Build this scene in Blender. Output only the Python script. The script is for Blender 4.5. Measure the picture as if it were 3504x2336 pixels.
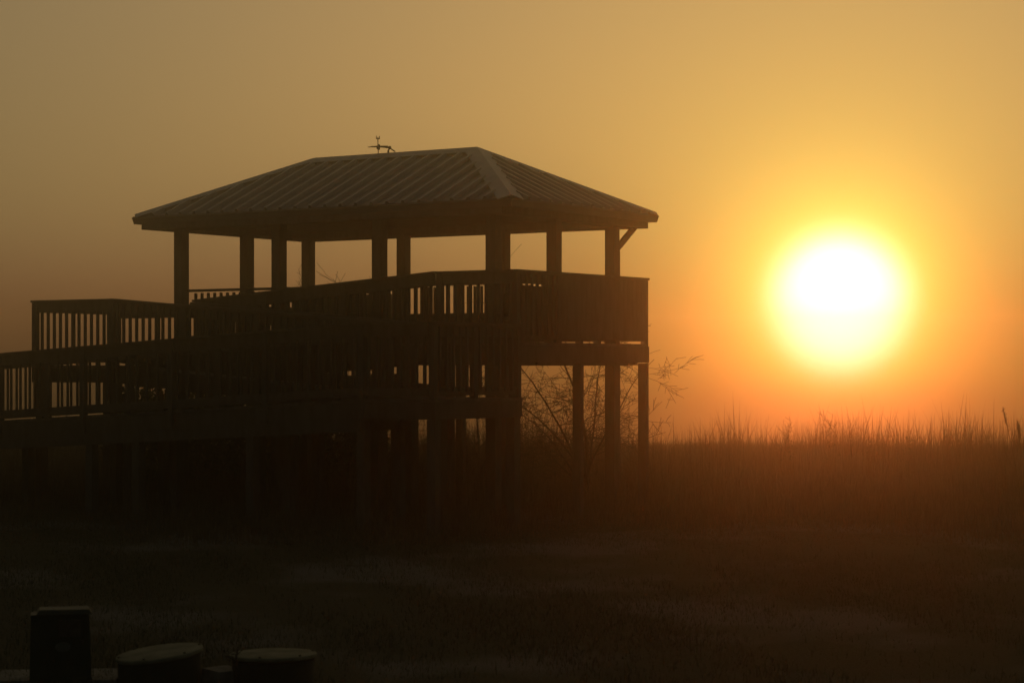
import bpy, math, random
import numpy as np
from mathutils import Vector, Matrix

S = bpy.context.scene
COL = S.collection
for o in list(bpy.data.objects): bpy.data.objects.remove(o)
R = math.radians

# ---------------------------------------------------------------- camera
EYE = 2.35                      # metres above the ground
F = 7322.0                      # focal length in pixels of the 3504 px wide photo
cam = bpy.data.cameras.new('camera'); co = bpy.data.objects.new('camera', cam); COL.objects.link(co)
co.location = (0, 0, EYE); co.rotation_euler = (R(90), 0, 0)
cam.sensor_width = 36.0; cam.lens = 36.0*F/3504.0
cam.shift_y = (1250-1168)/3504.0
cam.dof.use_dof = True; cam.dof.focus_distance = 31.5; cam.dof.aperture_fstop = 3.5
cam.clip_start = 0.5; cam.clip_end = 6000
S.camera = co

# ---------------------------------------------------------------- sun and sky
SUN_AZ = math.atan((2873-1752)/F)            # to the right of the view axis (+Y)
SUN_EL = math.atan((1250-1038)/F*math.cos(SUN_AZ))
SDIR = Vector((math.sin(SUN_AZ)*math.cos(SUN_EL), math.cos(SUN_AZ)*math.cos(SUN_EL), math.sin(SUN_EL)))
SUN_STRENGTH = 0.080           # a low sun reddened and weakened by fog
HAZE_DENSITY = 0.0065
HAZE_G = 0.96
NISHITA = 0.035
SKY_TERMS = [  # radiance of the hazy sky: kind, angular scale in degrees, rgb
 ('disc', 1.68, (1.25, 1.40, 2.1)),       # blown-out disc seen through fog
 ('low', 1.0, (1.95, 3.5, 0.0)),        # aureoles that sink into fog at the horizon
 ('low', 2.0, (0.60, 0.50, 0.0)),
 ('low', 4.0, (0.06, 0.155, 0.0)),
 ('high', 1.0, (0.0, 0.0, 0.50)),
 ('high', 14., (0.0, 0.040, 0.016)),
 ('mid', 14., (0.06, 0.0, 0.0)),
 ('mid', 40., (0.272, 0.0, 0.0)),
 ('high', 40., (0.004, 0.190, 0.084)),  # clearer, greener air above the fog
 ('band', 90., (0.0, 0.006, 0.006)),
]
sl = bpy.data.lights.new('sun', 'SUN'); so = bpy.data.objects.new('sun', sl); COL.objects.link(so)
sl.energy = SUN_STRENGTH; sl.angle = R(0.5); sl.color = (1.0, 0.12, 0.01)
so.rotation_euler = SDIR.to_track_quat('Z', 'Y').to_euler()

W = bpy.data.worlds.new('World'); S.world = W; W.use_nodes = True
nt = W.node_tree; nt.nodes.clear(); L = nt.links.new
def N(t, **k):
    n = nt.nodes.new(t)
    for a, b in k.items(): setattr(n, a, b)
    return n
def math_(op, a, b=None):
    n = N('ShaderNodeMath', operation=op)
    for i, x in enumerate((a, b)):
        if x is None: continue
        if isinstance(x, (int, float)): n.inputs[i].default_value = x
        else: L(x, n.inputs[i])
    return n.outputs[0]
def scale_(col, fac):
    n = N('ShaderNodeVectorMath', operation='SCALE'); n.inputs[0].default_value = col; L(fac, n.inputs['Scale']); return n.outputs[0]
def vadd(a, b):
    n = N('ShaderNodeVectorMath', operation='ADD'); L(a, n.inputs[0]); L(b, n.inputs[1]); return n.outputs[0]
tc = N('ShaderNodeTexCoord')
nrm = N('ShaderNodeVectorMath', operation='NORMALIZE'); L(tc.outputs['Generated'], nrm.inputs[0])
dd = N('ShaderNodeVectorMath', operation='DISTANCE'); L(nrm.outputs[0], dd.inputs[0]); dd.inputs[1].default_value = SDIR
half = math_('MULTIPLY', dd.outputs['Value'], 0.5)
ang = math_('MULTIPLY', math_('ARCSINE', math_('MINIMUM', half, 1.0)), 2*180/math.pi)   # degrees from the sun
sep = N('ShaderNodeSeparateXYZ'); L(nrm.outputs[0], sep.inputs[0])
elev = math_('MAXIMUM', math_('MULTIPLY', math_('ARCSINE', sep.outputs['Z']), 180/math.pi), 0.0)
acc = None
selev = math_('MULTIPLY', math_('ARCSINE', sep.outputs['Z']), 180/math.pi)
def falloff(x, sc_): return math_('EXPONENT', math_('MULTIPLY', x, -1.0/sc_))
def rise(c0, w0):               # smooth step upward with elevation, centred on c0 degrees
    return math_('DIVIDE', 1.0, math_('ADD', math_('EXPONENT', math_('MULTIPLY', math_('SUBTRACT', c0, selev), 1.0/w0)), 1.0))
RISE = {'low': rise(-0.6, 0.35), 'mid': rise(0.5, 0.7), 'high': rise(1.6, 0.9)}
for kind, sc_, c in SKY_TERMS:
    if kind == 'disc': f = math_('EXPONENT', math_('MULTIPLY', math_('POWER', math_('MULTIPLY', ang, 1.0/sc_), 4.0), -1.0))
    elif kind == 'band': f = falloff(elev, sc_)
    else: f = math_('MULTIPLY', falloff(ang, sc_), RISE[kind])
    v = scale_(c, f); acc = v if acc is None else vadd(acc, v)
bg = N('ShaderNodeBackground'); L(acc, bg.inputs[0]); bg.inputs[1].default_value = 1.0
sky = N('ShaderNodeTexSky', sky_type='NISHITA'); sky.sun_disc = False
sky.sun_elevation = SUN_EL; sky.sun_rotation = SUN_AZ; sky.air_density = 1.0; sky.dust_density = 6.0; sky.ozone_density = 1.0
bg2 = N('ShaderNodeBackground'); L(sky.outputs[0], bg2.inputs[0]); bg2.inputs[1].default_value = NISHITA
ad = N('ShaderNodeAddShader'); L(bg.outputs[0], ad.inputs[0]); L(bg2.outputs[0], ad.inputs[1])
wo = N('ShaderNodeOutputWorld'); L(ad.outputs[0], wo.inputs[0])
W.cycles.sampling_method = 'MANUAL'; W.cycles.sample_map_resolution = 2048

S.view_settings.view_transform = 'Standard'; S.view_settings.look = 'None'
S.view_settings.exposure = 0.0; S.view_settings.gamma = 1.0
S.cycles.use_denoising = True
S.cycles.volume_bounces = 6
S.cycles.max_bounces = 8
S.cycles.transparent_max_bounces = 16

# ---------------------------------------------------------------- materials
def mat(name, c1, c2, rough=0.8, scale=8.0, metal=0.0, bump=0.0, stretch=(1, 1, 1), spec=0.3, detail=6):
    m = bpy.data.materials.new(name); m.use_nodes = True; t = m.node_tree; n = t.nodes; b = n['Principled BSDF']
    tcn = n.new('ShaderNodeTexCoord'); mp = n.new('ShaderNodeMapping'); mp.inputs['Scale'].default_value = stretch
    t.links.new(tcn.outputs['Object'], mp.inputs[0])
    no = n.new('ShaderNodeTexNoise'); no.inputs['Scale'].default_value = scale; no.inputs['Detail'].default_value = detail
    t.links.new(mp.outputs[0], no.inputs['Vector'])
    rp = n.new('ShaderNodeValToRGB'); rp.color_ramp.elements[0].position = .32; rp.color_ramp.elements[1].position = .68
    rp.color_ramp.elements[0].color = (*c1, 1); rp.color_ramp.elements[1].color = (*c2, 1)
    t.links.new(no.outputs['Fac'], rp.inputs[0]); t.links.new(rp.outputs[0], b.inputs['Base Color'])
    b.inputs['Roughness'].default_value = rough; b.inputs['Metallic'].default_value = metal
    b.inputs['Specular IOR Level'].default_value = spec
    if bump:
        bp = n.new('ShaderNodeBump'); bp.inputs['Strength'].default_value = bump; bp.inputs['Distance'].default_value = .02
        t.links.new(no.outputs['Fac'], bp.inputs['Height']); t.links.new(bp.outputs[0], b.inputs['Normal'])
    return m
M = {
 'wood':  mat('weathered_wood', (.10, .08, .06), (.15, .125, .10), .85, 3, bump=.15, stretch=(3, 3, 1), spec=.15),
 'deck':  mat('deck_boards', (.11, .09, .07), (.20, .165, .13), .85, 6, bump=.3, spec=.15),
 'roof':  mat('roof_sheet_metal', (.20, .19, .20), (.28, .265, .26), .36, 2.2, metal=.5, spec=.5),
 'cap':   mat('ridge_flashing', (.32, .31, .31), (.42, .40, .40), .5, 3, metal=.2, spec=.4),
 'gutter':mat('gutter_metal', (.16, .13, .11), (.2, .17, .14), .6, 3, metal=.2),
 'iron':  mat('dark_iron', (.05, .045, .04), (.09, .08, .07), .6, 20, metal=.5),
 'bark':  mat('bare_bark', (.035, .028, .02), (.07, .055, .04), .9, 20),
 'leaf':  mat('dark_leaves', (.035, .05, .02), (.07, .085, .03), .8, 9),
 'reed':  mat('dry_marsh_grass', (.10, .075, .04), (.20, .15, .08), .9, 3),
 'turf':  mat('lawn_grass', (.05, .06, .025), (.11, .11, .05), .9, 5),
 'concrete': mat('worn_concrete', (.12, .12, .10), (.22, .21, .18), .9, 14, bump=.3),
 'lid':   mat('painted_lid', (.13, .135, .09), (.27, .26, .18), .85, 5, bump=.4, spec=.1),
 'riser': mat('riser_plastic', (.02, .028, .02), (.04, .045, .03), .75, 6),
 'box':   mat('green_box_paint', (.01, .028, .018), (.02, .04, .025), .6, 9),
 'badge': mat('faded_badge', (.07, .09, .08), (.12, .13, .11), .6, 30),
}

# ground: trodden lawn with gravel streaks
def ground_mat():
    m = bpy.data.materials.new('ground_soil'); m.use_nodes = True; t = m.node_tree; n = t.nodes; b = n['Principled BSDF']
    tcn = n.new('ShaderNodeTexCoord')
    def noise(scale, stretch, detail=8):
        mp = n.new('ShaderNodeMapping'); mp.inputs['Scale'].default_value = stretch; t.links.new(tcn.outputs['Object'], mp.inputs[0])
        no = n.new('ShaderNodeTexNoise'); no.inputs['Scale'].default_value = scale; no.inputs['Detail'].default_value = detail
        t.links.new(mp.outputs[0], no.inputs['Vector']); return no.outputs['Fac']
    def ramp(fac, p0, c0, p1, c1):
        rp = n.new('ShaderNodeValToRGB'); e = rp.color_ramp.elements; e[0].position = p0; e[1].position = p1; e[0].color = (*c0, 1); e[1].color = (*c1, 1)
        t.links.new(fac, rp.inputs[0]); return rp.outputs[0]
    soil = ramp(noise(30, (1, 1, 1)), .3, (.045, .045, .025), .7, (.10, .09, .05))
    grav = ramp(noise(55, (1, 1, 1), 3), .35, (.08, .075, .06), .65, (.21, .20, .175))
    patch = ramp(noise(.35, (1, .8, 1), 5), .50, (0, 0, 0), .60, (1, 1, 1))
    mx = n.new('ShaderNodeMix'); mx.data_type = 'RGBA'; t.links.new(patch, mx.inputs[0]); t.links.new(soil, mx.inputs[6]); t.links.new(grav, mx.inputs[7])
    t.links.new(mx.outputs[2], b.inputs['Base Color']); b.inputs['Roughness'].default_value = .95; b.inputs['Specular IOR Level'].default_value = .1
    bp = n.new('ShaderNodeBump'); bp.inputs['Strength'].default_value = .8; bp.inputs['Distance'].default_value = .04
    t.links.new(noise(40, (1, 1, 1), 4), bp.inputs['Height']); t.links.new(bp.outputs[0], b.inputs['Normal'])
    return m
M['ground'] = ground_mat()

# ---------------------------------------------------------------- mesh helpers
class MB:
    def __init__(s): s.v = []; s.f = []
    def box(s, a, b):
        (x0, y0, z0), (x1, y1, z1) = [tuple(map(min, a, b)), tuple(map(max, a, b))]
        return s.hexa([(x0,y0,z0),(x1,y0,z0),(x1,y1,z0),(x0,y1,z0),(x0,y0,z1),(x1,y0,z1),(x1,y1,z1),(x0,y1,z1)])
    def hexa(s, p):
        k = len(s.v); s.v += [tuple(q) for q in p]
        s.f += [(k,k+3,k+2,k+1),(k+4,k+5,k+6,k+7),(k,k+1,k+5,k+4),(k+1,k+2,k+6,k+5),(k+2,k+3,k+7,k+6),(k+3,k,k+4,k+7)]; return s
    def bar(s, p, q, w, h, up=(0, 0, 1)):
        """square bar from p to q, w wide, h high"""
        p = Vector(p); q = Vector(q); d = (q-p).normalized(); up = Vector(up)
        if abs(d.dot(up)) > .99: up = Vector((0, 1, 0))
        a = d.cross(up).normalized()*w/2; b = a.cross(d).normalized()*h/2
        return s.hexa([p-a-b, q-a-b, q+a-b, p+a-b, p-a+b, q-a+b, q+a+b, p+a+b])
    def tube(s, pts, rad, n=6, caps=True):
        k0 = len(s.v); m = len(pts); pts = [Vector(p) for p in pts]
        for i, p in enumerate(pts):
            d = (pts[min(i+1, m-1)]-pts[max(i-1, 0)]).normalized()
            a = d.cross(Vector((0.03, 0.2, 1))).normalized()
            if a.length < .5: a = Vector((1, 0, 0))
            b = d.cross(a)
            r = rad[i] if hasattr(rad, '__len__') else rad
            for j in range(n):
                t = 2*math.pi*j/n; s.v.append(tuple(p+a*(r*math.cos(t))+b*(r*math.sin(t))))
        for i in range(m-1):
            for j in range(n):
                j2 = (j+1) % n; s.f.append((k0+i*n+j, k0+i*n+j2, k0+(i+1)*n+j2, k0+(i+1)*n+j))
        if caps: s.f.append(tuple(k0+j for j in range(n))[::-1]); s.f.append(tuple(k0+(m-1)*n+j for j in range(n)))
        return s
    def lathe(s, prof, n=48, c=(0, 0, 0)):
        k0 = len(s.v)
        for r, z in prof:
            for j in range(n):
                t = 2*math.pi*j/n; s.v.append((c[0]+r*math.cos(t), c[1]+r*math.sin(t), c[2]+z))
        for i in range(len(prof)-1):
            for j in range(n):
                j2 = (j+1) % n; s.f.append((k0+i*n+j, k0+i*n+j2, k0+(i+1)*n+j2, k0+(i+1)*n+j))
        s.f.append(tuple(k0+j for j in range(n))[::-1]); e = k0+(len(prof)-1)*n; s.f.append(tuple(e+j for j in range(n)))
        return s
    def prism(s, poly, d):
        k = len(s.v); n = len(poly); d = Vector(d)
        s.v += [tuple(p) for p in poly] + [tuple(Vector(p)+d) for p in poly]
        s.f.append(tuple(range(k, k+n))[::-1]); s.f.append(tuple(range(k+n, k+2*n)))
        for i in range(n): j = (i+1) % n; s.f.append((k+i, k+j, k+n+j, k+n+i))
        return s
    def build(s, name, m, parent=None, smooth=False):
        me = bpy.data.meshes.new(name); me.from_pydata(s.v, [], s.f); me.update()
        import bmesh
        bm = bmesh.new(); bm.from_mesh(me); bmesh.ops.recalc_face_normals(bm, faces=bm.faces); bm.to_mesh(me); bm.free()
        o = bpy.data.objects.new(name, me); COL.objects.link(o); me.materials.append(M[m] if isinstance(m, str) else m)
        if smooth:
            for p in me.polygons: p.use_smooth = True
        if parent: o.parent = parent
        return o
def tag(o, label=None, cat=None, group=None, kind=None):
    if label: o['label'] = label
    if cat: o['category'] = cat
    if group: o['group'] = group
    if kind: o['kind'] = kind
    return o
def empty(name, loc=(0, 0, 0), rz=0.0):
    e = bpy.data.objects.new(name, None); COL.objects.link(e); e.location = loc; e.rotation_euler = (0, 0, rz); e.empty_display_size = .2; return e
def px2w(px, py, Y): return Vector(((px-1752)/F*Y, Y, EYE+(1250-py)/F*Y))
def pxg(px, Y): return Vector(((px-1752)/F*Y, Y, 0))

# ---------------------------------------------------------------- ground
rng = random.Random(7)
def gz(x, y):                   # the marsh falls away gently beyond sixty metres
    r = max(0.0, math.hypot(x, y)-58.0); return -5.0*(r/115.0)**1.15
g = MB(); RG = 172.0; rings = [0.0, 12, 30, 45, 58, 66, 75, 85, 95, 105, 115, 125, 135, 145, 155, 164, RG]; NS = 120
g.v = [(0, 0, 0)]
for r in rings[1:]:
    for j in range(NS):
        t = 2*math.pi*j/NS; x, y = r*math.cos(t), r*math.sin(t); g.v.append((x, y, gz(x, y)))
g.f = [(0, 1+j, 1+(j+1) % NS) for j in range(NS)]
for i in range(len(rings)-2):
    for j in range(NS): a, b = 1+i*NS, 1+(i+1)*NS; g.f.append((a+j, b+j, b+(j+1) % NS, a+(j+1) % NS))
tag(g.build('ground', 'ground'), kind='structure')

# ---------------------------------------------------------------- tower frame of reference
TH = R(33.27); NX, NY = .055, 31.53
def U(u, v, z): return Vector((-u, v, EYE+z))        # local coordinates of the tower and its ramp; z is measured from eye level
TLOC = (NX, NY, 0); TROT = -TH
ZD = .345; ZR = 1.415                                  # deck floor and top of the railing
VD = 3.816; UD = 7.36
pu0, pv0, pU, pV = .894, .758, 6.374, 3.493
HE, HR, HB = 2.500, 3.515, 2.282
EU, EV, RIN = .602, .443, 2.102
PS = .178                                              # side of the square posts

tower = empty('observation_tower', TLOC, TROT)
tag(tower, 'raised open-sided wooden observation deck under a hipped ribbed metal roof', 'observation tower')
ramp = empty('access_ramp', TLOC, TROT)
tag(ramp, 'long wooden switchback ramp with picket railings climbing to the roofed deck', 'ramp')

def bx(mb, u0, v0, z0, u1, v1, z1): mb.box(U(u0, v0, z0), U(u1, v1, z1)); return mb

# roof posts, ground to beam (positions measured bay by bay)
def u_at(px, v):   # u of the vertical line seen at px on the plane v
    c, s_ = math.cos(TH), math.sin(TH); k = (px-1752)/F
    return (NX+v*s_-k*(NY+v*c))/(c+k*s_)
def v_at(px, u):
    c, s_ = math.cos(TH), math.sin(TH); k = (px-1752)/F
    return (k*(NY+u*s_)-NX+u*c)/(s_-k*c)
v1, v2 = pv0, pv0+pV
u_r, u_l = pu0, pu0+pU
post_uv = [(u_at(621, v1), v1), (u_at(955, v1), v1), (u_at(1299, v1), v1), (u_at(1689, v1), v1),
           (u_at(1055, v2), v2), (u_at(1381, v2), v2), (u_at(1722, v2), v2), (u_at(2095, v2), v2),
           (u_l, v_at(845, u_l)), (u_r, v_at(1896, u_r))]
for k, (u, v) in enumerate(post_uv):
    m = MB(); h = PS/2
    bx(m, u-h, v-h, ZD+.002 if k > 7 else -EYE-.3, u+h, v+h, HB+.05); m.build('roof_post', 'wood', tower)

# roof beams: a ring of doubled boards on the posts
b0, b1, b2, b3 = pu0-.456, pu0+pU+.456, pv0-.456, pv0+pV+.456
m = MB(); t = .09; zb, zt = HB, HB+.20
bx(m, b0, b2, zb, b1, b2+t, zt); bx(m, b0, b3-t, zb, b1, b3, zt)
bx(m, b0, b2+t+.002, zb, b0+t, b3-t-.002, zt); bx(m, b1-t, b2+t+.002, zb, b1, b3-t-.002, zt)
for vv in (pv0, pv0+pV): bx(m, b0+t+.002, vv-.045, zb+.01, b1-t-.002, vv+.045, zt-.003)
for uu in (pu0, pu0+pU): bx(m, uu-.045, b2+t+.002, zb+.012, uu+.045, pv0-.05, zt-.004); bx(m, uu-.045, pv0+.05, zb+.012, uu+.045, pv0+pV-.05, zt-.004); bx(m, uu-.045, pv0+pV+.05, zb+.012, uu+.045, b3-t-.002, zt-.004)
m.build('roof_beam', 'wood', tower)

# roof planes
e0, e1, e2, e3 = pu0-EU, pu0+pU+EU, pv0-EV, pv0+pV+EV
vc = (e2+e3)/2; ra, rb = e1-RIN, e0+RIN
C = dict(N=(e0, e2), L=(e1, e2), Fa=(e1, e3), Rr=(e0, e3))
A_ = Vector((ra, vc, HR)); B_ = Vector((rb, vc, HR))
cN, cL, cF, cR = (Vector((e0, e2, HE)), Vector((e1, e2, HE)), Vector((e1, e3, HE)), Vector((e0, e3, HE)))
def toL(p): return U(p.x, p.y, p.z)
def roof_plane(poly, edge_dir, down, name):
    """poly: corners (u,v,z) - eave a, eave b, then top; ribs run down the slope"""
    m = MB(); n = (poly[1]-poly[0]).cross(poly[2]-poly[0]).normalized()
    if n.z < 0: n = -n
    top = [toL(p) for p in poly]; bot = [toL(p-n*.03) for p in poly]; k = len(poly)
    m.v += top+bot; m.f.append(tuple(range(k))); m.f.append(tuple(range(k, 2*k))[::-1])
    for i in range(k): j = (i+1) % k; m.f.append((i, j, k+j, k+i))
    # trapezoidal ribs every 0.305 m with two small stiffeners between
    a, b = poly[0], poly[1]; L_ = (b-a).length; e = (b-a)/L_
    dn = e.cross(n).normalized()
    if dn.z > 0: dn = -dn
    def top_t(x):   # distance up-slope available at x along the eave
        best = 1e9
        P = a+e*x
        for i in range(1, len(poly)):
            p, q = poly[i], poly[(i+1) % len(poly)]
            # intersect in the plane: P - dn*s = p + (q-p)*r
            px_, py_ = (p-P).dot(e), (p-P).dot(-dn); qx, qy = (q-P).dot(e), (q-P).dot(-dn)
            if (px_ <= 0 <= qx or qx <= 0 <= px_) and abs(qx-px_) > 1e-9:
                r = -px_/(qx-px_); s_ = py_+(qy-py_)*r
                if s_ > .01: best = min(best, s_)
        return 0 if best > 1e8 else best
    x = .12; i = 0
    while x < L_-.05:
        s_ = top_t(x)-.24
        w0, w1, h = .052, .020, .062
        if s_ > .06:
            P = a+e*x; Q = P-dn*s_
            def cross(P):
                return [toL(P-e*w0-n*.004), toL(P-e*w1+n*h), toL(P+e*w1+n*h), toL(P+e*w0-n*.004)]
            k0 = len(m.v); m.v += cross(P+dn*.03)+cross(Q)
            m.f += [(k0, k0+1, k0+5, k0+4), (k0+1, k0+2, k0+6, k0+5), (k0+2, k0+3, k0+7, k0+6), (k0+3, k0, k0+4, k0+7), (k0, k0+3, k0+2, k0+1), (k0+4, k0+5, k0+6, k0+7)]
        x += .305; i += 1
    return m.build(name, 'roof', tower)
roof_plane([cL, cN, B_, A_], None, None, 'roof_panel')
roof_plane([cR, cF, A_, B_], None, None, 'roof_panel')
roof_plane([cN, cR, B_], None, None, 'roof_panel')
roof_plane([cF, cL, A_], None, None, 'roof_panel')
def cap(p, q, n1, n2, w, name, mm='cap'):
    """folded flashing: two flanges along edge p-q lying on the planes n1 and n2"""
    d = (q-p).normalized(); m = MB(); off = .040
    for n_ in (n1, n2):
        s_ = d.cross(n_).normalized()
        if s_.z > 0: s_ = -s_
        top = (n1+n2).normalized()
        a, b = p+top*(off+.012), q+top*(off+.012)
        c, e = q+s_*w+n_*off, p+s_*w+n_*off
        lo = [x-top*.012 for x in (a, b)]+[x-n_*.012 for x in (c, e)]
        k = len(m.v); m.v += [toL(x) for x in (a, b, c, e)]+[toL(x) for x in lo]
        m.f += [(k, k+1, k+2, k+3), (k+4, k+7, k+6, k+5), (k, k+4, k+5, k+1), (k+1, k+5, k+6, k+2), (k+2, k+6, k+7, k+3), (k+3, k+7, k+4, k)]
    return m.build(name, mm, tower)
def nrm3(a, b, c):
    n = (b-a).cross(c-a).normalized(); return n if n.z > 0 else -n
nN, nB, nRt, nLf = nrm3(cL, cN, B_), nrm3(cR, cF, A_), nrm3(cN, cR, B_), nrm3(cF, cL, A_)
cap(A_, B_, nN, nB, .20, 'ridge_cap')
cap(B_, cN, nN, nRt, .20, 'hip_cap'); cap(B_, cR, nRt, nB, .16, 'hip_cap')
cap(A_, cL, nN, nLf, .16, 'hip_cap'); cap(A_, cF, nLf, nB, .16, 'hip_cap')

# soffit and gutters
m = MB(); bx(m, e0+.06, e2+.06, HE-.075, e1-.06, e3-.06, HE-.045)
m.build('soffit', 'wood', tower)
def gutter(p, q, out):
    prof = [(0, 0), (.085, 0), (.105, -.03), (.095, -.04), (.075, -.125), (0, -.125)]
    p = Vector(p); q = Vector(q); out = Vector(out); m = MB()
    k = len(prof)
    for P, sg in ((p, -1), (q, 1)):
        d = (q-p).normalized()
        for a, b in prof:
            m.v.append(tuple(toL(P+out*a+Vector((0, 0, b+.005))+d*sg*a)))
    m.f.append(tuple(range(k))[::-1]); m.f.append(tuple(range(k, 2*k)))
    for i in range(k): j = (i+1) % k; m.f.append((i, j, k+j, k+i))
    m.build('gutter', 'gutter', tower)
i_ = .055
E = [(e0+i_, e2+i_, HE), (e1-i_, e2+i_, HE), (e1-i_, e3-i_, HE), (e0+i_, e3-i_, HE)]
gutter(E[0], E[1], (0, -1, 0)); gutter(E[1], E[2], (1, 0, 0)); gutter(E[2], E[3], (0, 1, 0)); gutter(E[3], E[0], (-1, 0, 0))
# downspout: from the far right gutter back to the corner post and down it
m = MB(); uR, vR = u_at(2095, v2), v2
m.bar(U(uR-.20, vR+EV+.02, HE-.14), U(uR-.02, vR+.13, HE-.55), .07, .09)
m.bar(U(uR-.02, vR+.125, HE-.60), U(uR-.02, vR+.125, -1.9), .075, .075)
m.build('downspout', 'gutter', tower)

# deck floor, joists, girders
m = MB(); v = 0.0
W_ = VD/26
for i in range(26): bx(m, -.05, v+.003, ZD-.036, UD, v+W_-.003, ZD); v += W_
m.build('deck_floor', 'deck', tower)
m = MB()
zj0, zj1 = ZD-.30, ZD-.038
bx(m, -.055, -.06, zj0, -.015, VD+.06, zj1); bx(m, UD, 0, zj0, UD+.04, VD, zj1)
bx(m, -.013, -.055, zj0+.002, UD-.002, -.015, zj1-.002); bx(m, -.013, VD+.012, zj0+.002, UD-.002, VD+.052, zj1-.002)
uu = .4
while uu < UD-.1: bx(m, uu, -.01, zj0+.02, uu+.04, VD+.005, zj1-.003); uu += .41
m.build('floor_joist', 'wood', tower)
m = MB()
for vv in (.02, v1-.16, VD/2, VD-.30): bx(m, 0.0, vv, .003, UD-.1, vv+.08, zj0+.018)
m.build('girder', 'wood', tower)
m = MB(); bx(m, .05, -.05, -.003, .13, VD-.42, zj0+.016); m.build('girder', 'wood', tower)

# ---------------------------------------------------------------- railings
bal_budget = {'observation_tower': 98, 'access_ramp': 98}
leftover = {'observation_tower': [], 'access_ramp': []}
def railing(root, a, b, posts=(), pitch=.140, seen=True, hgt=1.07, end=(True, True), bal=.038, top=.20, panel=None, caps=True, bottom=True, phase=0.0):
    """a, b: (u, v, floor z) of the railing's foot line"""
    a = Vector(a); b = Vector(b); L_ = math.hypot(b.x-a.x, b.y-a.y); d = (b-a)/L_
    r = MB()
    hd = Vector((d.x, d.y, 0)).normalized(); sd = Vector((-hd.y, hd.x, 0))
    def slab(s0, s1, z0, z1, w):
        P0 = a+d*s0; P1 = a+d*s1; q = []
        for z in (z0, z1):
            q += [P0-sd*w/2+Vector((0, 0, z)), P1-sd*w/2+Vector((0, 0, z)), P1+sd*w/2+Vector((0, 0, z)), P0+sd*w/2+Vector((0, 0, z))]
        r.hexa([U(*x) for x in q])
    if caps: slab(-.05, L_+.05, hgt-.036, hgt, .14)
    slab(-.02, L_+.02, hgt-top, hgt-.0355, .040)
    o = r.build('railing', 'wood', root)
    if bottom:
        r.v = []; r.f = []; slab(-.02, L_+.02, .045, .155, .040); r.build('bottom_rail', 'wood', o)
    pl = list(posts)+([0] if end[0] else [])+([L_] if end[1] else [])
    for s_ in pl:
        P = a+d*s_; m = MB(); h = .045
        zf = P.z
        m.box(U(P.x-h, P.y-h, zf-.28), U(P.x+h, P.y+h, zf+hgt-.040)); m.build('railing_post', 'wood', o)
    s_ = pitch*(.6+phase); big = MB(); nb = 0
    proto = None
    while s_ < L_-.03:
        if all(abs(s_-p) > .07 for p in pl):
            P = a+d*s_
            if panel and panel[0] <= s_ <= panel[1]: s_ += pitch; continue
            q = []
            for z in (.10, hgt-.06):
                for (x, y) in ((-1, -1), (1, -1), (1, 1), (-1, 1)):
                    pp = P+hd*x*bal/2+sd*(y*bal/2+.040); q.append(U(pp.x, pp.y, pp.z+z))
            if seen and bal_budget[root.name] > 0:
                m = MB(); m.hexa(q); m.build('baluster', 'wood', o); bal_budget[root.name] -= 1
            else:
                big.hexa(q); nb += 1
        s_ += pitch
    if panel:
        s0, s1 = panel; m = MB(); x = s0
        while x < s1:
            x1 = min(x+.14, s1); P0 = a+d*(x+.002); P1 = a+d*(x1-.002); q = []
            for z in (.06, hgt-.05):
                for (P, y) in ((P0, -1), (P1, -1), (P1, 1), (P0, 1)):
                    pp = P+sd*(y*.012+.036); q.append(U(pp.x, pp.y, pp.z+z))
            m.hexa(q); x = x1+.001
        m.build('board_panel', 'wood', o)
    if nb: leftover[root.name].append(big)
    return o

# deck: short side facing the sun (near half open pickets, far half boarded), then the long sides
railing(tower, (0, 0, ZD), (0, VD, ZD), posts=(v_at(1982, 0),), pitch=.147, bal=.032, panel=(v_at(1899, 0), VD-.04), end=(True, True))
railing(tower, (.05, 0, ZD), (1.36, 0, ZD), end=(False, True), seen=True)
railing(tower, (.05, VD, ZD), (UD-.1, VD, ZD), posts=(1.8, 3.6, 5.4), pitch=.14, end=(False, True), seen=True, top=.045)
railing(tower, (UD-.05, 1.05, ZD), (UD-.05, VD-.05, ZD), hgt=.70, end=(False, True), seen=False)
railing(tower, (5.0, .86, ZD), (u_at(621, v1)-.1, .86, ZD), hgt=.935, top=.042, posts=(.05,), end=(False, False), seen=True)
# posts from the ground up at the deck's outer edge
for (u, v) in ((0, 0), (0, v_at(1982, 0)), (0, VD), (3.6, VD), (UD-.05, VD), (1.42, 0)):
    m = MB(); h = .07; bx(m, u-h+.02, v-h+.02, -EYE-.3, u+h+.02, v+h-.02, ZD-.302 if not (u == 0) else ZD-.31); m.build('deck_post', 'wood', tower)

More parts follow.
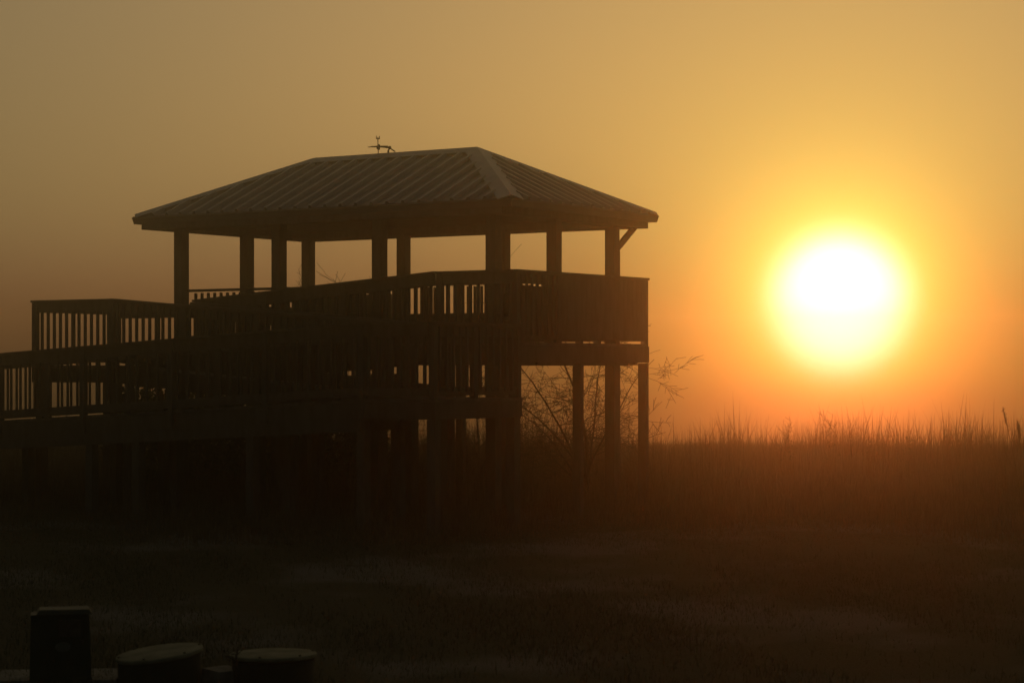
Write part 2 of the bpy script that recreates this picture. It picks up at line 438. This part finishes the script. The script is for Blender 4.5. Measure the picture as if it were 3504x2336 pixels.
# ---------------------------------------------------------------- ramp: upper run, landing, middle run, landing, lower run
def run(a, b, width_v, thick=.24, name='ramp_floor'):
    """sloping boarded floor from a to b (u, v0, z), spanning v0..v0+width"""
    a = Vector(a); b = Vector(b); m = MB(); L_ = (b-a).length; n = int(L_/.145); d = (b-a)/n
    for i in range(n):
        p, q = a+d*(i+.02), a+d*(i+.98)
        m.hexa([U(p.x, p.y, p.z-.036), U(q.x, q.y, q.z-.036), U(q.x, q.y+width_v, q.z-.036), U(p.x, p.y+width_v, p.z-.036),
                U(p.x, p.y, p.z), U(q.x, q.y, q.z), U(q.x, q.y+width_v, q.z), U(p.x, p.y+width_v, p.z)])
    m.build(name, 'deck', ramp)
    for vv in (.02, width_v-.06):
        m = MB()
        for zz0, zz1 in ((-.038-thick, -.038),):
            q = []
            for z in (zz0, zz1):
                q += [U(a.x, a.y+vv, a.z+z), U(b.x, b.y+vv, b.z+z), U(b.x, b.y+vv+.04, b.z+z), U(a.x, a.y+vv+.04, a.z+z)]
            m.hexa(q)
        m.build('stringer', 'wood', ramp)
def landing(u0, u1, v0, v1_, z, name='landing_floor', thick=.24):
    m = MB(); n = int((v1_-v0)/.145); w = (v1_-v0)/n
    for i in range(n): bx(m, u0, v0+w*i+.003, z-.036, u1, v0+w*(i+1)-.003, z)
    m.build(name, 'deck', ramp)
    m = MB()
    for vv in (v0+.01, v1_-.05): bx(m, u0+.01, vv, z-.038-thick, u1-.01, vv+.04, z-.038)
    for uu in (u0+.01, u1-.05): bx(m, uu, v0+.052, z-.040-thick, uu+.04, v1_-.052, z-.040)
    m.build('landing_frame', 'wood', ramp)
def ground_post(u, v, ztop, h=.07):
    m = MB(); bx(m, u-h, v-h, -EYE-.3, u+h, v+h, ztop); m.build('ramp_post', 'wood', ramp)

ZL = .003; ZM = -.468
uA = u_at(385, -1.1); uB = u_at(122, -1.1)             # left landing
uM0 = u_at(1790, -.08)                                 # right landing's outer end
V3 = .66
# upper run
ue = 6.2
run((1.42, 0.0, ZD-.004), (ue, 0.0, ZL), V3)
bx_ = landing
landing(ue+.005, uB+.04, -1.1+.001, V3+.04, ZL-.003)
railing(ramp, (1.46, -.02, ZD), (ue, -.02, ZL), posts=(1.7, 3.3), end=(False, False), seen=True)
railing(ramp, (1.46, V3+.02, ZD), (ue, V3+.02, ZL), posts=(1.6, 3.2), end=(False, True), seen=False, hgt=1.0, pitch=.42, top=.08)
railing(ramp, (ue+.06, V3+.0, ZL), (uB, V3+.0, ZL), end=(False, True), seen=False, hgt=1.0, pitch=.9)
# left landing, near side
railing(ramp, (uA, -1.1, ZL), (uB, -1.1, ZL), end=(True, True), seen=True)
railing(ramp, (uB+.0, -1.04, ZL), (uB+.0, V3-.06, ZL), end=(False, False), seen=False, pitch=1.3, bottom=False)
# middle run, falling to the right
um1 = 1.1
run((uA-.01, -1.1, ZL-.004), (um1, -1.1, ZM), 1.02)
railing(ramp, (uA-.06, -1.1, ZL), (um1, -1.1, ZM), posts=(1.5, 3.0, 4.5), end=(False, False), seen=False)
railing(ramp, (ue-.05, -.12, ZL-.05), (um1, -.12, ZM), posts=(1.3, 2.6, 3.9), end=(False, True), seen=False, pitch=9)
# right landing
landing(uM0, um1-.005, -2.3, -.08, ZM-.003)
railing(ramp, (uM0+.08, -2.24, ZM), (uM0+.08, -.12, ZM), posts=(1.0,), end=(True, True), seen=True, pitch=.166)
railing(ramp, (uM0+.14, -.10, ZM), (um1-.1, -.10, ZM), end=(False, False), seen=True, pitch=9)
railing(ramp, (uM0+.14, -2.28, ZM), (um1, -2.28, ZM), end=(False, True), seen=True)
# lower run, falling to the left and on out of the frame
uE = 14.5; sl1 = (.602-.193)/(8.34-1.1)
def z1(u): return ZM-(u-um1)*sl1
run((um1+.005, -2.3, ZM-.004), (uE, -2.3, z1(uE)), 1.08)
railing(ramp, (um1+.06, -2.28, ZM), (uE, -2.28, z1(uE)), posts=tuple(1.7+1.83*i for i in range(7)), end=(False, True), seen=True, pitch=.208, bal=.030)
railing(ramp, (um1+.06, -1.24, ZM), (uE, -1.24, z1(uE)), posts=tuple(1.7+1.83*i for i in range(7)), end=(False, True), seen=False, pitch=.2085, bal=.030, phase=.55)
# skirting beams under the lower run and posts to the ground
for vv, dz in ((-2.27, .28), (-1.26, .28)):
    m = MB(); q = []
    for z in (-.46, -.285):
        q += [U(um1+.05, vv, ZM+z), U(uE, vv, z1(uE)+z), U(uE, vv+.045, z1(uE)+z), U(um1+.05, vv+.045, ZM+z)]
    m.hexa(q); m.build('support_beam', 'wood', ramp)
for px in (-40, 310, 470, 860, 1240):
    u = u_at(px, -2.2); 
    for vv in (-2.17, -1.33): ground_post(u, vv, z1(u)-.29)
for u, v in ((uM0+.10, -2.2), (uM0+.10, -.2)): ground_post(u, v, ZM-.285)
ground_post(u_at(1404, -.04), -.04, .1, .09); ground_post(u_at(1505, -.04), -.04, .1, .09); ground_post(u_at(1532, .9), .9, .0, .08)
for px in (560, 1000, 1090): u = u_at(px, -.2); ground_post(u, -.2, ZM); ground_post(u, -1.0, ZM)
for u, v in ((uB-.06, -1.02), (uB-.06, .55), (uA, -1.02), (uA, .55), (ue-1.8, .07), (ue-1.8, .58), (ue-3.6, .07), (ue-3.6, .58)): ground_post(u, v, -.245 if u > ue-.1 else -.13)
for root in (tower, ramp):
    if leftover[root.name]:
        m = MB()
        for b in leftover[root.name]:
            k = len(m.v); m.v += b.v; m.f += [tuple(i+k for i in f) for f in b.f]
        o = m.build('baluster', 'wood', root); tag(o, kind='stuff')

# ---------------------------------------------------------------- benches on the deck
def bench(u0, u1, v, back, label, facing=-1):
    """long bench along u at depth v; back = height of its boarded back above the deck"""
    uc = (u0+u1)/2; L_ = (u1-u0)
    p = Vector((-uc, v, EYE+ZD)); w = Matrix.Rotation(TROT, 4, 'Z') @ p
    o = empty('bench', (w.x+NX, w.y+NY, w.z), TROT)
    tag(o, label, 'bench', 'benches along the deck railing')
    m = MB()
    for i in range(3): m.box((-L_/2, facing*(.06+.14*i), .40), (L_/2, facing*(.06+.14*i+.13), .44))
    m.build('seat', 'wood', o)
    m = MB(); z = .16
    while z < back-.02:
        z2 = min(z+.14, back); m.box((-L_/2, -.018, z), (L_/2, .018, z2-.003)); z = z2
    m.build('backrest', 'wood', o)
    for s in (-1, 0, 1):
        m = MB(); m.box((s*(L_/2-.1)-.045, facing*.40, 0), (s*(L_/2-.1)+.045, facing*.31, .398)); m.build('leg', 'wood', o)
    return o
bench(.15, 2.7, VD-.16, .875, 'wooden bench with boarded back at the sunward end of the rear railing')
bench(2.78, 4.9, VD-.16, .55, 'low-backed wooden bench at the middle of the rear railing')
bench(4.98, 7.1, VD-.16, .90, 'high-backed wooden bench at the end of the rear railing away from the sun')
# bench along the short side
p = Matrix.Rotation(TROT, 4, 'Z') @ Vector((-.20, VD/2-.1, EYE+ZD))
o = empty('bench', (p.x+NX, p.y+NY, p.z), TROT)
tag(o, 'wooden bench with boarded back inside the short railing nearest the sun', 'bench', 'benches along the deck railing')
m = MB(); L_ = 3.1
for i in range(3): m.box((-.06-.14*i, -L_/2, .40), (-.06-.14*i-.13, L_/2, .44))
m.build('seat', 'wood', o)
m = MB(); z = .155
while z < .74: m.box((-.018, -L_/2-.05, z), (.018, L_/2, z+.137)); z += .14
m.build('backrest', 'wood', o)
for s in (-1, 0, 1):
    m = MB(); m.box((-.40, s*(L_/2-.1)-.045, 0), (-.31, s*(L_/2-.1)+.045, .398)); m.build('leg', 'wood', o)

# ---------------------------------------------------------------- weather vane on the ridge
ur = None
lo, hi = rb, ra
for _ in range(50):
    mid = (lo+hi)/2; w = Matrix.Rotation(TROT, 4, 'Z') @ Vector((-mid, vc, 0)); X, Y = w.x+NX, w.y+NY
    if 1752+F*X/Y > 1294: lo = mid
    else: hi = mid
D_ = Y; k_ = D_/F                                  # metres per photo pixel at the ridge
vane = empty('weather_vane', (X, Y, EYE+HR+.02), 0); tag(vane, 'small metal wind vane with three-pronged mast tip on the roof ridge', 'weather vane')
def P(px, py, y=0.0): return ((px-1294)*k_, y, (543-py)*k_+.0)
m = MB(); m.tube([P(1294.5, 548), P(1293, 487)], .008, 8); m.box(P(1291-2, 510, -.02), P(1299, 522, .02)); m.tube([P(1297, 506), P(1297, 524)], .018, 10)
m.build('mast', 'iron', vane)
m = MB(); m.tube([P(1287.5, 485.5), P(1298.5, 486.5)], .010, 6); m.tube([P(1288, 487), P(1287.6, 476)], [.008, .006], 6); m.tube([P(1298.5, 487), P(1298.5, 477)], [.008, .006], 6); m.tube([P(1293, 487, .0), P(1293, 480, .0)], .007, 6)
m.build('prong', 'iron', vane)
for (x, y, z) in ((1269, 510, .12), (1261, 517, -.12), (1326, 509, .10)):
    m = MB(); m.tube([P(1296, 513), P(x, y, z)], [.014, .006], 6); m.build('arm', 'iron', vane)
m = MB(); m.tube([P(1296, 513), P(1334, 517.5, -.05)], [.012, .018], 8); m.lathe([(.001, -.03), (.02, -.024), (.028, 0), (.02, .022), (.001, .028)], 12, c=P(1334.5, 517.5, -.05)); m.build('tail_arm', 'iron', vane)
m = MB(); m.tube([P(1333, 520, -.05), P(1329, 529, -.05), P(1329, 534, -.02)], [.012, .016, .016], 6); m.tube([P(1335, 519, -.05), P(1343, 525, -.03), P(1352, 530, 0)], [.010, .010, .010], 6); m.build('bracket', 'iron', vane)

# ---------------------------------------------------------------- bare trees and saplings
def grow(mb, p, d, length, r, depth, rnd, droop=.15, wig=.22, kids=(3, 5), tips=None, minr=.0035):
    n = max(3, int(length/.14)); pts = [p.copy()]; rad = [r]; cur = p.copy(); d = d.normalized()
    step = length/n
    for i in range(n):
        d = (d+Vector((rnd.uniform(-wig, wig), rnd.uniform(-wig, wig), rnd.uniform(-wig, wig)*.7-droop*step))).normalized()
        cur = cur+d*step; pts.append(cur.copy()); rad.append(max(minr, r*(1-.78*(i+1)/n)))
    mb.tube(pts, rad, 5 if r > .012 else 3, caps=False)
    if tips is not None: tips.append(cur.copy())
    if depth <= 0: return
    k = rnd.randint(*kids)
    for j in range(k):
        t = rnd.uniform(.22, .97); i = min(n-1, int(t*n)); q = pts[i]+(pts[i+1]-pts[i])*(t*n-i if t*n-i < 1 else .5)
        base = (pts[i+1]-pts[i]).normalized(); ax = Vector((rnd.gauss(0, 1), rnd.gauss(0, 1), rnd.gauss(0, .7))); ax = (ax-base*ax.dot(base)).normalized()
        nd = base*rnd.uniform(.45, .9)+ax*rnd.uniform(.5, .95)
        grow(mb, q, nd, length*rnd.uniform(.38, .66), rad[i]*rnd.uniform(.45, .65), depth-1, rnd, droop*1.15, wig, kids, tips, minr)
def bare_tree(px, Y, h, seed, stems, label, group, name='bare_tree', droop=.2, depth=3):
    rnd = random.Random(seed); root = empty(name, pxg(px, Y)); tag(root, label, 'tree', group)
    t = MB(); c = MB()
    for (dx, dz, ln, r, frm) in stems:
        # every stem leaves the base and throws its own branches
        p = Vector((rnd.uniform(-.05, .05), rnd.uniform(-.05, .05), -.05 if frm == 0 else frm))
        d = Vector((dx, rnd.uniform(-.35, .35), dz)).normalized(); n = 12; pts = [p.copy()]; rad = [r]; cur = p.copy()
        for i in range(n):
            d = (d+Vector((rnd.uniform(-.12, .12)+dx*.05, rnd.uniform(-.12, .12), rnd.uniform(-.06, .06)-droop*.12*(i/n)))).normalized()
            cur = cur+d*ln/n; pts.append(cur.copy()); rad.append(r*(1-.8*(i+1)/n))
        t.tube(pts, rad, 7, caps=False)
        for j in range(15):
            i = rnd.randint(2, n-1); q = pts[i]; base = (pts[i+1]-pts[i]).normalized()
            ax = Vector((rnd.gauss(dx*.6, 1), rnd.gauss(0, .9), rnd.gauss(.05, .5))).normalized()
            grow(c, q, base*.5+ax*.8, ln*rnd.uniform(.16, .40), rad[i]*.42, depth-1, rnd, droop, .20, (3, 6))
    t.build('trunk', 'bark', root, True); c.build('crown', 'bark', root)
    return root
bare_tree(2012, 37.5, 4, 11, [(.03, 1, 3.5, .040, 0), (.20, 1, 2.4, .022, .4), (.12, 1, 3.0, .020, .5), (-.35, 1, 2.7, .026, .3), (-.70, 1, 2.5, .022, .3), (-.15, 1, 2.9, .024, .2), (-.5, 1, 2.2, .02, .1), (-.9, 1, 1.9, .016, .1)],
          'leafless many-stemmed tree spreading past the deck corner toward the sun', 'leafless trees behind the deck')
bare_tree(1630, 39.0, 3, 5, [(0, 1, 2.2, .03, 0), (.3, 1, 1.8, .02, .2), (-.3, 1, 1.9, .02, .2)],
          'small leafless sapling seen low between the posts under the ramp landing', 'leafless trees behind the deck')
bare_tree(1170, 40.0, 4, 9, [(0, 1, 3.55, .035, 0), (.08, 1, 3.5, .022, .3), (-.08, 1, 3.3, .022, .3)],
          'leafless tree whose twig tips just clear the rear deck railing', 'leafless trees behind the deck')

# ---------------------------------------------------------------- dense shrubs under and behind the ramp
def shrub(px, Y, w, h, seed, label):
    rnd = random.Random(seed); nr = np.random.RandomState(seed); root = empty('shrub', pxg(px, Y)); tag(root, label, 'shrub', 'dark shrubs behind the ramp')
    n = int(4200*w*h/4); c = nr.normal(size=(n, 3)); c /= np.linalg.norm(c, axis=1)[:, None]
    rr = nr.rand(n)**.45; lump = 1+.22*np.sin(c[:, 0]*7+seed)*np.cos(c[:, 2]*6+seed)+.12*np.sin(c[:, 1]*11)
    P0 = c*(rr*lump)[:, None]*np.array([w/2, .7, h/2])+np.array([0, 0, h*.52]); P0[:, 2] = np.maximum(P0[:, 2], .02)
    a = nr.normal(size=(n, 3)); a /= np.linalg.norm(a, axis=1)[:, None]; b = np.cross(a, nr.normal(size=(n, 3))); b /= np.linalg.norm(b, axis=1)[:, None]
    s = (.035+.05*nr.rand(n))[:, None]
    V = np.stack([P0-a*s, P0+b*s*.45, P0+a*s, P0-b*s*.45], 1).reshape(-1, 3)
    me = bpy.data.meshes.new('foliage'); me.from_pydata(V.tolist(), [], np.arange(4*n).reshape(-1, 4).tolist()); me.materials.append(M['leaf'])
    o = bpy.data.objects.new('foliage', me); COL.objects.link(o); o.parent = root
    m = MB()
    for i in range(7): grow(m, Vector((rnd.uniform(-.1, .1), rnd.uniform(-.1, .1), -.03)), Vector((rnd.uniform(-.6, .6), rnd.uniform(-.4, .4), 1)), h*.8, .018, 1, rnd, .05)
    m.build('stem', 'bark', root)
shrub(470, 38.0, 1.1, 2.35, 1, 'dark leafy shrub behind the left landing of the ramp')
shrub(650, 37.2, 1.5, 2.55, 2, 'dark leafy shrub behind the ramp below the deck corner post')
shrub(860, 37.6, 1.6, 2.5, 3, 'widest dark leafy shrub behind the middle of the ramp')
shrub(1070, 37.4, 1.5, 2.45, 4, 'dark leafy shrub behind the ramp below the middle of the deck')
shrub(1240, 37.8, 1.0, 2.2, 5, 'dark leafy shrub beside the under-deck opening with pickets')

# ---------------------------------------------------------------- grasses
def blades(name, base, hgt, wid, seed, m, lean=.25, seg=3):
    nr = np.random.RandomState(seed); n = len(base); th = nr.rand(n)*2*np.pi; la = nr.rand(n)*2*np.pi; lm = np.abs(nr.normal(0, lean, n))
    V = np.zeros((n, 2*seg+1, 3)); wv = np.stack([np.cos(th), np.sin(th), 0*th], 1)
    ld = np.stack([np.cos(la), np.sin(la), 0*la], 1)
    for i in range(seg+1):
        t = i/seg; ctr = base+ld*(lm*hgt*t**2)[:, None]; ctr[:, 2] += hgt*t*(1-.15*lm*t)
        if i < seg:
            w = (wid*(1-t*.75))[:, None]/2; V[:, 2*i] = ctr-wv*w; V[:, 2*i+1] = ctr+wv*w
        else: V[:, 2*seg] = ctr
    V = V.reshape(-1, 3); k = np.arange(n)*(2*seg+1); faces = []
    q = np.concatenate([np.stack([k+2*i, k+2*i+1, k+2*i+3, k+2*i+2], 1) for i in range(seg-1)])
    t3 = np.stack([k+2*seg-2, k+2*seg-1, k+2*seg], 1)
    me = bpy.data.meshes.new(name); nv = len(V); nq, ntr = len(q), len(t3)
    me.vertices.add(nv); me.vertices.foreach_set('co', V.ravel()); me.loops.add(nq*4+ntr*3)
    me.loops.foreach_set('vertex_index', np.concatenate([q.ravel(), t3.ravel()]).astype(np.int32)); me.polygons.add(nq+ntr)
    ls = np.concatenate([np.arange(nq)*4, nq*4+np.arange(ntr)*3]).astype(np.int32); me.polygons.foreach_set('loop_start', ls)
    me.update(calc_edges=True); me.validate(); me.materials.append(M[m])
    o = bpy.data.objects.new(name, me); COL.objects.link(o); return o
nr = np.random.RandomState(3)
def field(n, y0, y1, spread=.30, seed=1, power=1.0):
    r = np.random.RandomState(seed); Y = y0+(y1-y0)*r.rand(n)**power; X = (r.rand(n)*2-1)*spread*Y
    return np.stack([X, Y, 0*X], 1)
def wave(X, Y): return .5+.25*np.sin(X*.9+Y*.33)+.25*np.sin(X*.37-Y*.61+2)+.18*np.sin(X*2.7+Y*1.3)
# tall marsh grass behind the tower
B = field(120000, 28.0, 50, seed=4, power=.9); w_ = wave(B[:, 0], B[:, 1])
front = 37.0+1.6*np.sin(B[:, 0]*.55)+.8*np.sin(B[:, 0]*1.7)
rise = np.clip((B[:, 1]-front+9.0)/10.0, .06, 1)**1.3*np.where(B[:, 1] > front+.8, 1, .85); fall = np.clip((52-B[:, 1])/7, .3, 1)
keep = (nr.rand(len(B)) < .35+.65*w_); B, w_, rise, fall = B[keep], w_[keep], rise[keep], fall[keep]
an = B[:, 0]/B[:, 1]; cl = np.sin(B[:, 0]*3.1+B[:, 1]*.7)*np.sin(B[:, 0]*1.3+1.0)+.7*np.sin(B[:, 0]*.62+2.0)
bump = .22*np.exp(-((an-.100)/.014)**2)+.20*np.exp(-((an-.150)/.016)**2)+.12*np.exp(-((an-.212)/.010)**2)
hh = (.78+.20*w_+.16*cl+bump)*(.50+.98*nr.rand(len(B))**2.2)*rise*fall*np.where(nr.rand(len(B)) < .03, 1.2, 1.0)
o = blades('marsh_grass', B, hh, .010+.016*nr.rand(len(B)), 5, 'reed', .22)
tag(o, 'tall dry marsh grass in a broad dim belt behind the tower, fading into fog', 'grass', kind='stuff')
B = field(60000, 50, 168, seed=14, power=1.0); w_ = wave(B[:, 0]*.5, B[:, 1]*.5); B[:, 2] = [gz(x, y) for x, y in B[:, :2]]
o = blades('distant_marsh_grass', B, (.10+.20*w_)*(.5+.8*nr.rand(len(B))), .02+.03*nr.rand(len(B)), 6, 'reed', .2)
tag(o, 'low far marsh grass dissolving into the orange fog', 'grass', kind='stuff')
# lawn
B = field(120000, 14.5, 34, spread=.27, seed=8, power=1.0); w_ = wave(B[:, 0]*1.7, B[:, 1]*1.1)
keep = nr.rand(len(B)) < np.clip(w_*1.3-.15, .05, 1); B = B[keep]
o = blades('lawn_grass', B, .025+.075*nr.rand(len(B))**2, .004+.005*nr.rand(len(B)), 9, 'turf', .6, 2)
tag(o, 'short rough lawn grass in patches over dark soil', 'grass', kind='stuff')

# taller seed-headed stalks standing out of the marsh, one by one
def stalk(px, top, Y, seed, plume, label, lean=0.0, group='seed-headed stalks above the marsh grass', leafy=False):
    rnd = random.Random(seed); b = pxg(px, Y); h = EYE+(1250-top)/F*Y
    root = empty('leafy_weed' if leafy else 'reed_stalk', b); tag(root, label, 'weed' if leafy else 'reed', group)
    m = MB(); n = 8; pts = [Vector((lean*h*(i/n)**1.6, 0, h*i/n)) for i in range(n+1)]
    m.tube(pts, [.007*(1-.6*i/n) for i in range(n+1)], 5, caps=False)
    if leafy:
        for j in range(9):
            t = rnd.uniform(.45, .95); q = Vector((lean*h*t**1.6, 0, h*t)); grow(m, q, Vector((rnd.uniform(-1, 1), rnd.uniform(-.8, .8), .9)), h*.22, .005, 1, rnd, .05, .15, (1, 3), None, .003)
    m.build('stem', 'reed', root)
    m = MB()
    for j in range(70 if leafy else 60):
        if leafy:
            t = rnd.uniform(.5, 1); q = Vector((lean*h*t**1.6+rnd.gauss(0, .10*(1.25-t)*h*.8), rnd.gauss(0, .08), h*t*rnd.uniform(.93, 1.0)))
            a = Vector((rnd.gauss(0, 1), rnd.gauss(0, 1), rnd.gauss(0, 1))).normalized()*rnd.uniform(.014, .03); c = a.cross(Vector((rnd.gauss(0, 1), rnd.gauss(0, 1), rnd.gauss(0, 1)))).normalized()*.010
        else:
            t = 1-plume*rnd.random(); q = Vector((lean*h*t**1.6, 0, h*t)); f = math.sin(math.pi*min(1, (1-t)/plume+.08))
            a = Vector((rnd.gauss(0, .5)+lean*.5, rnd.gauss(0, .5), 1)).normalized()*.045; q += Vector((rnd.gauss(0, .008*f), rnd.gauss(0, .008*f), 0)); c = a.cross(Vector((rnd.gauss(0, 1), rnd.gauss(0, 1), 0))).normalized()*.004
        k = len(m.v); m.v += [tuple(q-a), tuple(q+c), tuple(q+a), tuple(q-c)]; m.f.append((k, k+1, k+2, k+3))
    m.build('leaves' if leafy else 'seed_head', 'leaf' if leafy else 'reed', root)
stalk(3500, 1398, 30, 1, .16, 'tallest arching reed stalk with its seed head leaning toward the tower', lean=-.16)
stalk(3500, 1448, 30.5, 2, .15, 'shorter upright reed stalk just beside the tall arching reed', lean=-.04)
stalk(3516, 1440, 29.5, 3, .16, 'slanting reed stalk at the very edge of the view', lean=-.09)
stalk(2698, 1450, 38.5, 7, .1, 'bushy weed with small leaves below the sun, closer to the tower', leafy=True, group='leafy weeds in the marsh grass')
stalk(2838, 1440, 38.5, 8, .1, 'bushy weed with small leaves directly below the sun', lean=.02, leafy=True, group='leafy weeds in the marsh grass')
stalk(2975, 1490, 38.5, 9, .1, 'small leafy weed just past the sun', leafy=True, group='leafy weeds in the marsh grass')
stalk(3110, 1482, 38.5, 10, .1, 'leafy weed midway between the sun and the edge reeds', leafy=True, group='leafy weeds in the marsh grass')

# ---------------------------------------------------------------- foreground: round tank lids, utility box, slabs
def tank(px, py_top, wpx, tilt, Y, hgt, label, rot=0.0, dome=.012):
    r = wpx/F*Y/2; c = px2w(px, py_top, Y)
    root = empty('tank_lid', (c.x, c.y, 0)); tag(root, label, 'tank lid', 'round tank lids in the lawn')
    m = MB(); m.lathe([(r*.93, -.2), (r*.93, hgt*.5), (r*.94, c.z-.03)], 56)
    o = m.build('riser', 'riser', root, False)
    # shear the riser's top so it meets the tilted lid
    for v in o.data.vertices:
        if v.co.z > hgt*.6: v.co.z += math.tan(tilt)*v.co.x - .012
    m = MB(); m.lathe([(r*.98, -.028), (r, -.02), (r, -.004), (r*.985, .002), (r*.9, .006), (r*.5, dome*.8), (r*.02, dome)], 64)
    o = m.build('lid', 'lid', root, False); o.location = (0, 0, c.z); o.rotation_euler = (rot, -tilt, 0)
    for k in range(6):
        a = k*math.pi/3+.3; b = MB(); b.lathe([(.010, 0), (.010, .007), (.004, .010)], 8, c=(r*.92*math.cos(a), r*.92*math.sin(a), .004)); b.build('bolt', 'iron', o)
    return root
tank(545, 2229, 300, R(6.5), 15.9, .15, 'tilted round lid on its riser beside the green box', rot=R(3))
tank(935, 2234, 298, R(0.5), 15.9, .15, 'level pale round lid on its riser next to the weed stem', rot=R(-.5))

bY = 15.9
base = pxg(210, bY); ub = empty('utility_box', (base.x, base.y, 0), R(12)); tag(ub, 'dark green metal utility box with pale oval badge beside the tilted lid', 'utility box')
def bp(px, py): return ((px-210)/F*bY, EYE+(1250-py)/F*bY)
m = MB()
x0, x1 = -.22, .20; zt_ = EYE+(1250-2096)/F*bY; zb_ = .03
m.hexa([(x0-.01, -.14, zb_), (x1+.02, -.14, zb_), (x1+.02, .16, zb_), (x0-.01, .16, zb_), (x0, -.10, zt_), (x1, -.10, zt_), (x1, .14, zt_), (x0, .14, zt_)])
m.build('body', 'box', ub)
m = MB(); m.hexa([(x0+.04, -.13, zt_+.003), (x1+.02, -.13, zt_+.003), (x1+.02, .16, zt_+.003), (x0+.04, .16, zt_+.003), (x0+.06, -.10, zt_+.035), (x1, -.10, zt_+.035), (x1, .13, zt_+.035), (x0+.06, .13, zt_+.035)])
m.build('hood', 'box', ub)
m = MB(); m.box((-.02, -.142, zt_-.16), (.14, -.118, zt_-.04)); m.build('access_panel', 'iron', ub)
m = MB(); m.v = []; n = 28
for k, y in ((0, -.150), (1, -.128)):
    for j in range(n): a = 2*math.pi*j/n; m.v.append((.01+.058*math.cos(a), y, zt_-.235+.034*math.sin(a)))
m.f = [tuple(range(n)), tuple(range(n, 2*n))[::-1]]+[(j, (j+1) % n, n+(j+1) % n, n+j) for j in range(n)]
m.build('badge', 'badge', ub)
m = MB(); m.lathe([(.014, -.01), (.014, .012), (.008, .016)], 10, c=(.15, -.15, zt_-.2)); m.build('latch', 'iron', ub)
def slab(px, py, w, d, h, rz, label, Y):
    c = pxg(px, Y); o = MB().hexa([(-w/2, -d/2, -.05), (w/2*.98, -d/2, -.05), (w/2, d/2, -.05), (-w/2, d/2*.95, -.05), (-w/2+.01, -d/2+.01, h), (w/2-.02, -d/2+.012, h*.96), (w/2-.015, d/2-.01, h*1.03), (-w/2+.02, d/2-.02, h)]).build('concrete_slab', 'concrete')
    o.location = c; o.rotation_euler = (0, 0, rz); tag(o, label, 'slab', 'concrete slabs by the tank lids'); return o
slab(200, 2240, .95, .62, .028, R(5), 'flat concrete slab under the green utility box', 16.1)
slab(765, 2270, .26, .30, .10, R(38), 'small pale block wedged between the two round lids', 15.9)
c = px2w(810, 2290, 15.6); root = empty('weed', (c.x, c.y, 0)); tag(root, 'small dark weed stem in front of the level round lid', 'weed')
m = MB(); m.tube([(0, 0, -.02), (.003, 0, .10), (-.004, 0, .22), (0.012, 0, .30)], [.011, .010, .008, .004], 7, caps=False)
rnd = random.Random(4)
for i in range(9): grow(m, Vector((0, 0, .16+.014*i)), Vector((rnd.uniform(-1, 1), rnd.uniform(-.6, .6), .6)), .09, .004, 1, rnd, .05, .2, (1, 2), None, .0018)
m.build('stem', 'bark', root)

# ---------------------------------------------------------------- morning haze
m = MB(); m.lathe([(182, gz(0, RG)-1.0), (182, EYE+HR+.55)], 96)
hm = bpy.data.materials.new('morning_haze'); hm.use_nodes = True; t = hm.node_tree; t.nodes.clear()
pv = t.nodes.new('ShaderNodeVolumePrincipled'); pv.inputs['Color'].default_value = (1.0, .95, .70, 1); pv.inputs['Density'].default_value = HAZE_DENSITY; pv.inputs['Anisotropy'].default_value = HAZE_G
mo = t.nodes.new('ShaderNodeOutputMaterial'); t.links.new(pv.outputs[0], mo.inputs['Volume'])
hz = m.build('haze', hm); tag(hz, 'thin sunlit morning haze lying over the whole marsh', 'haze', kind='stuff')
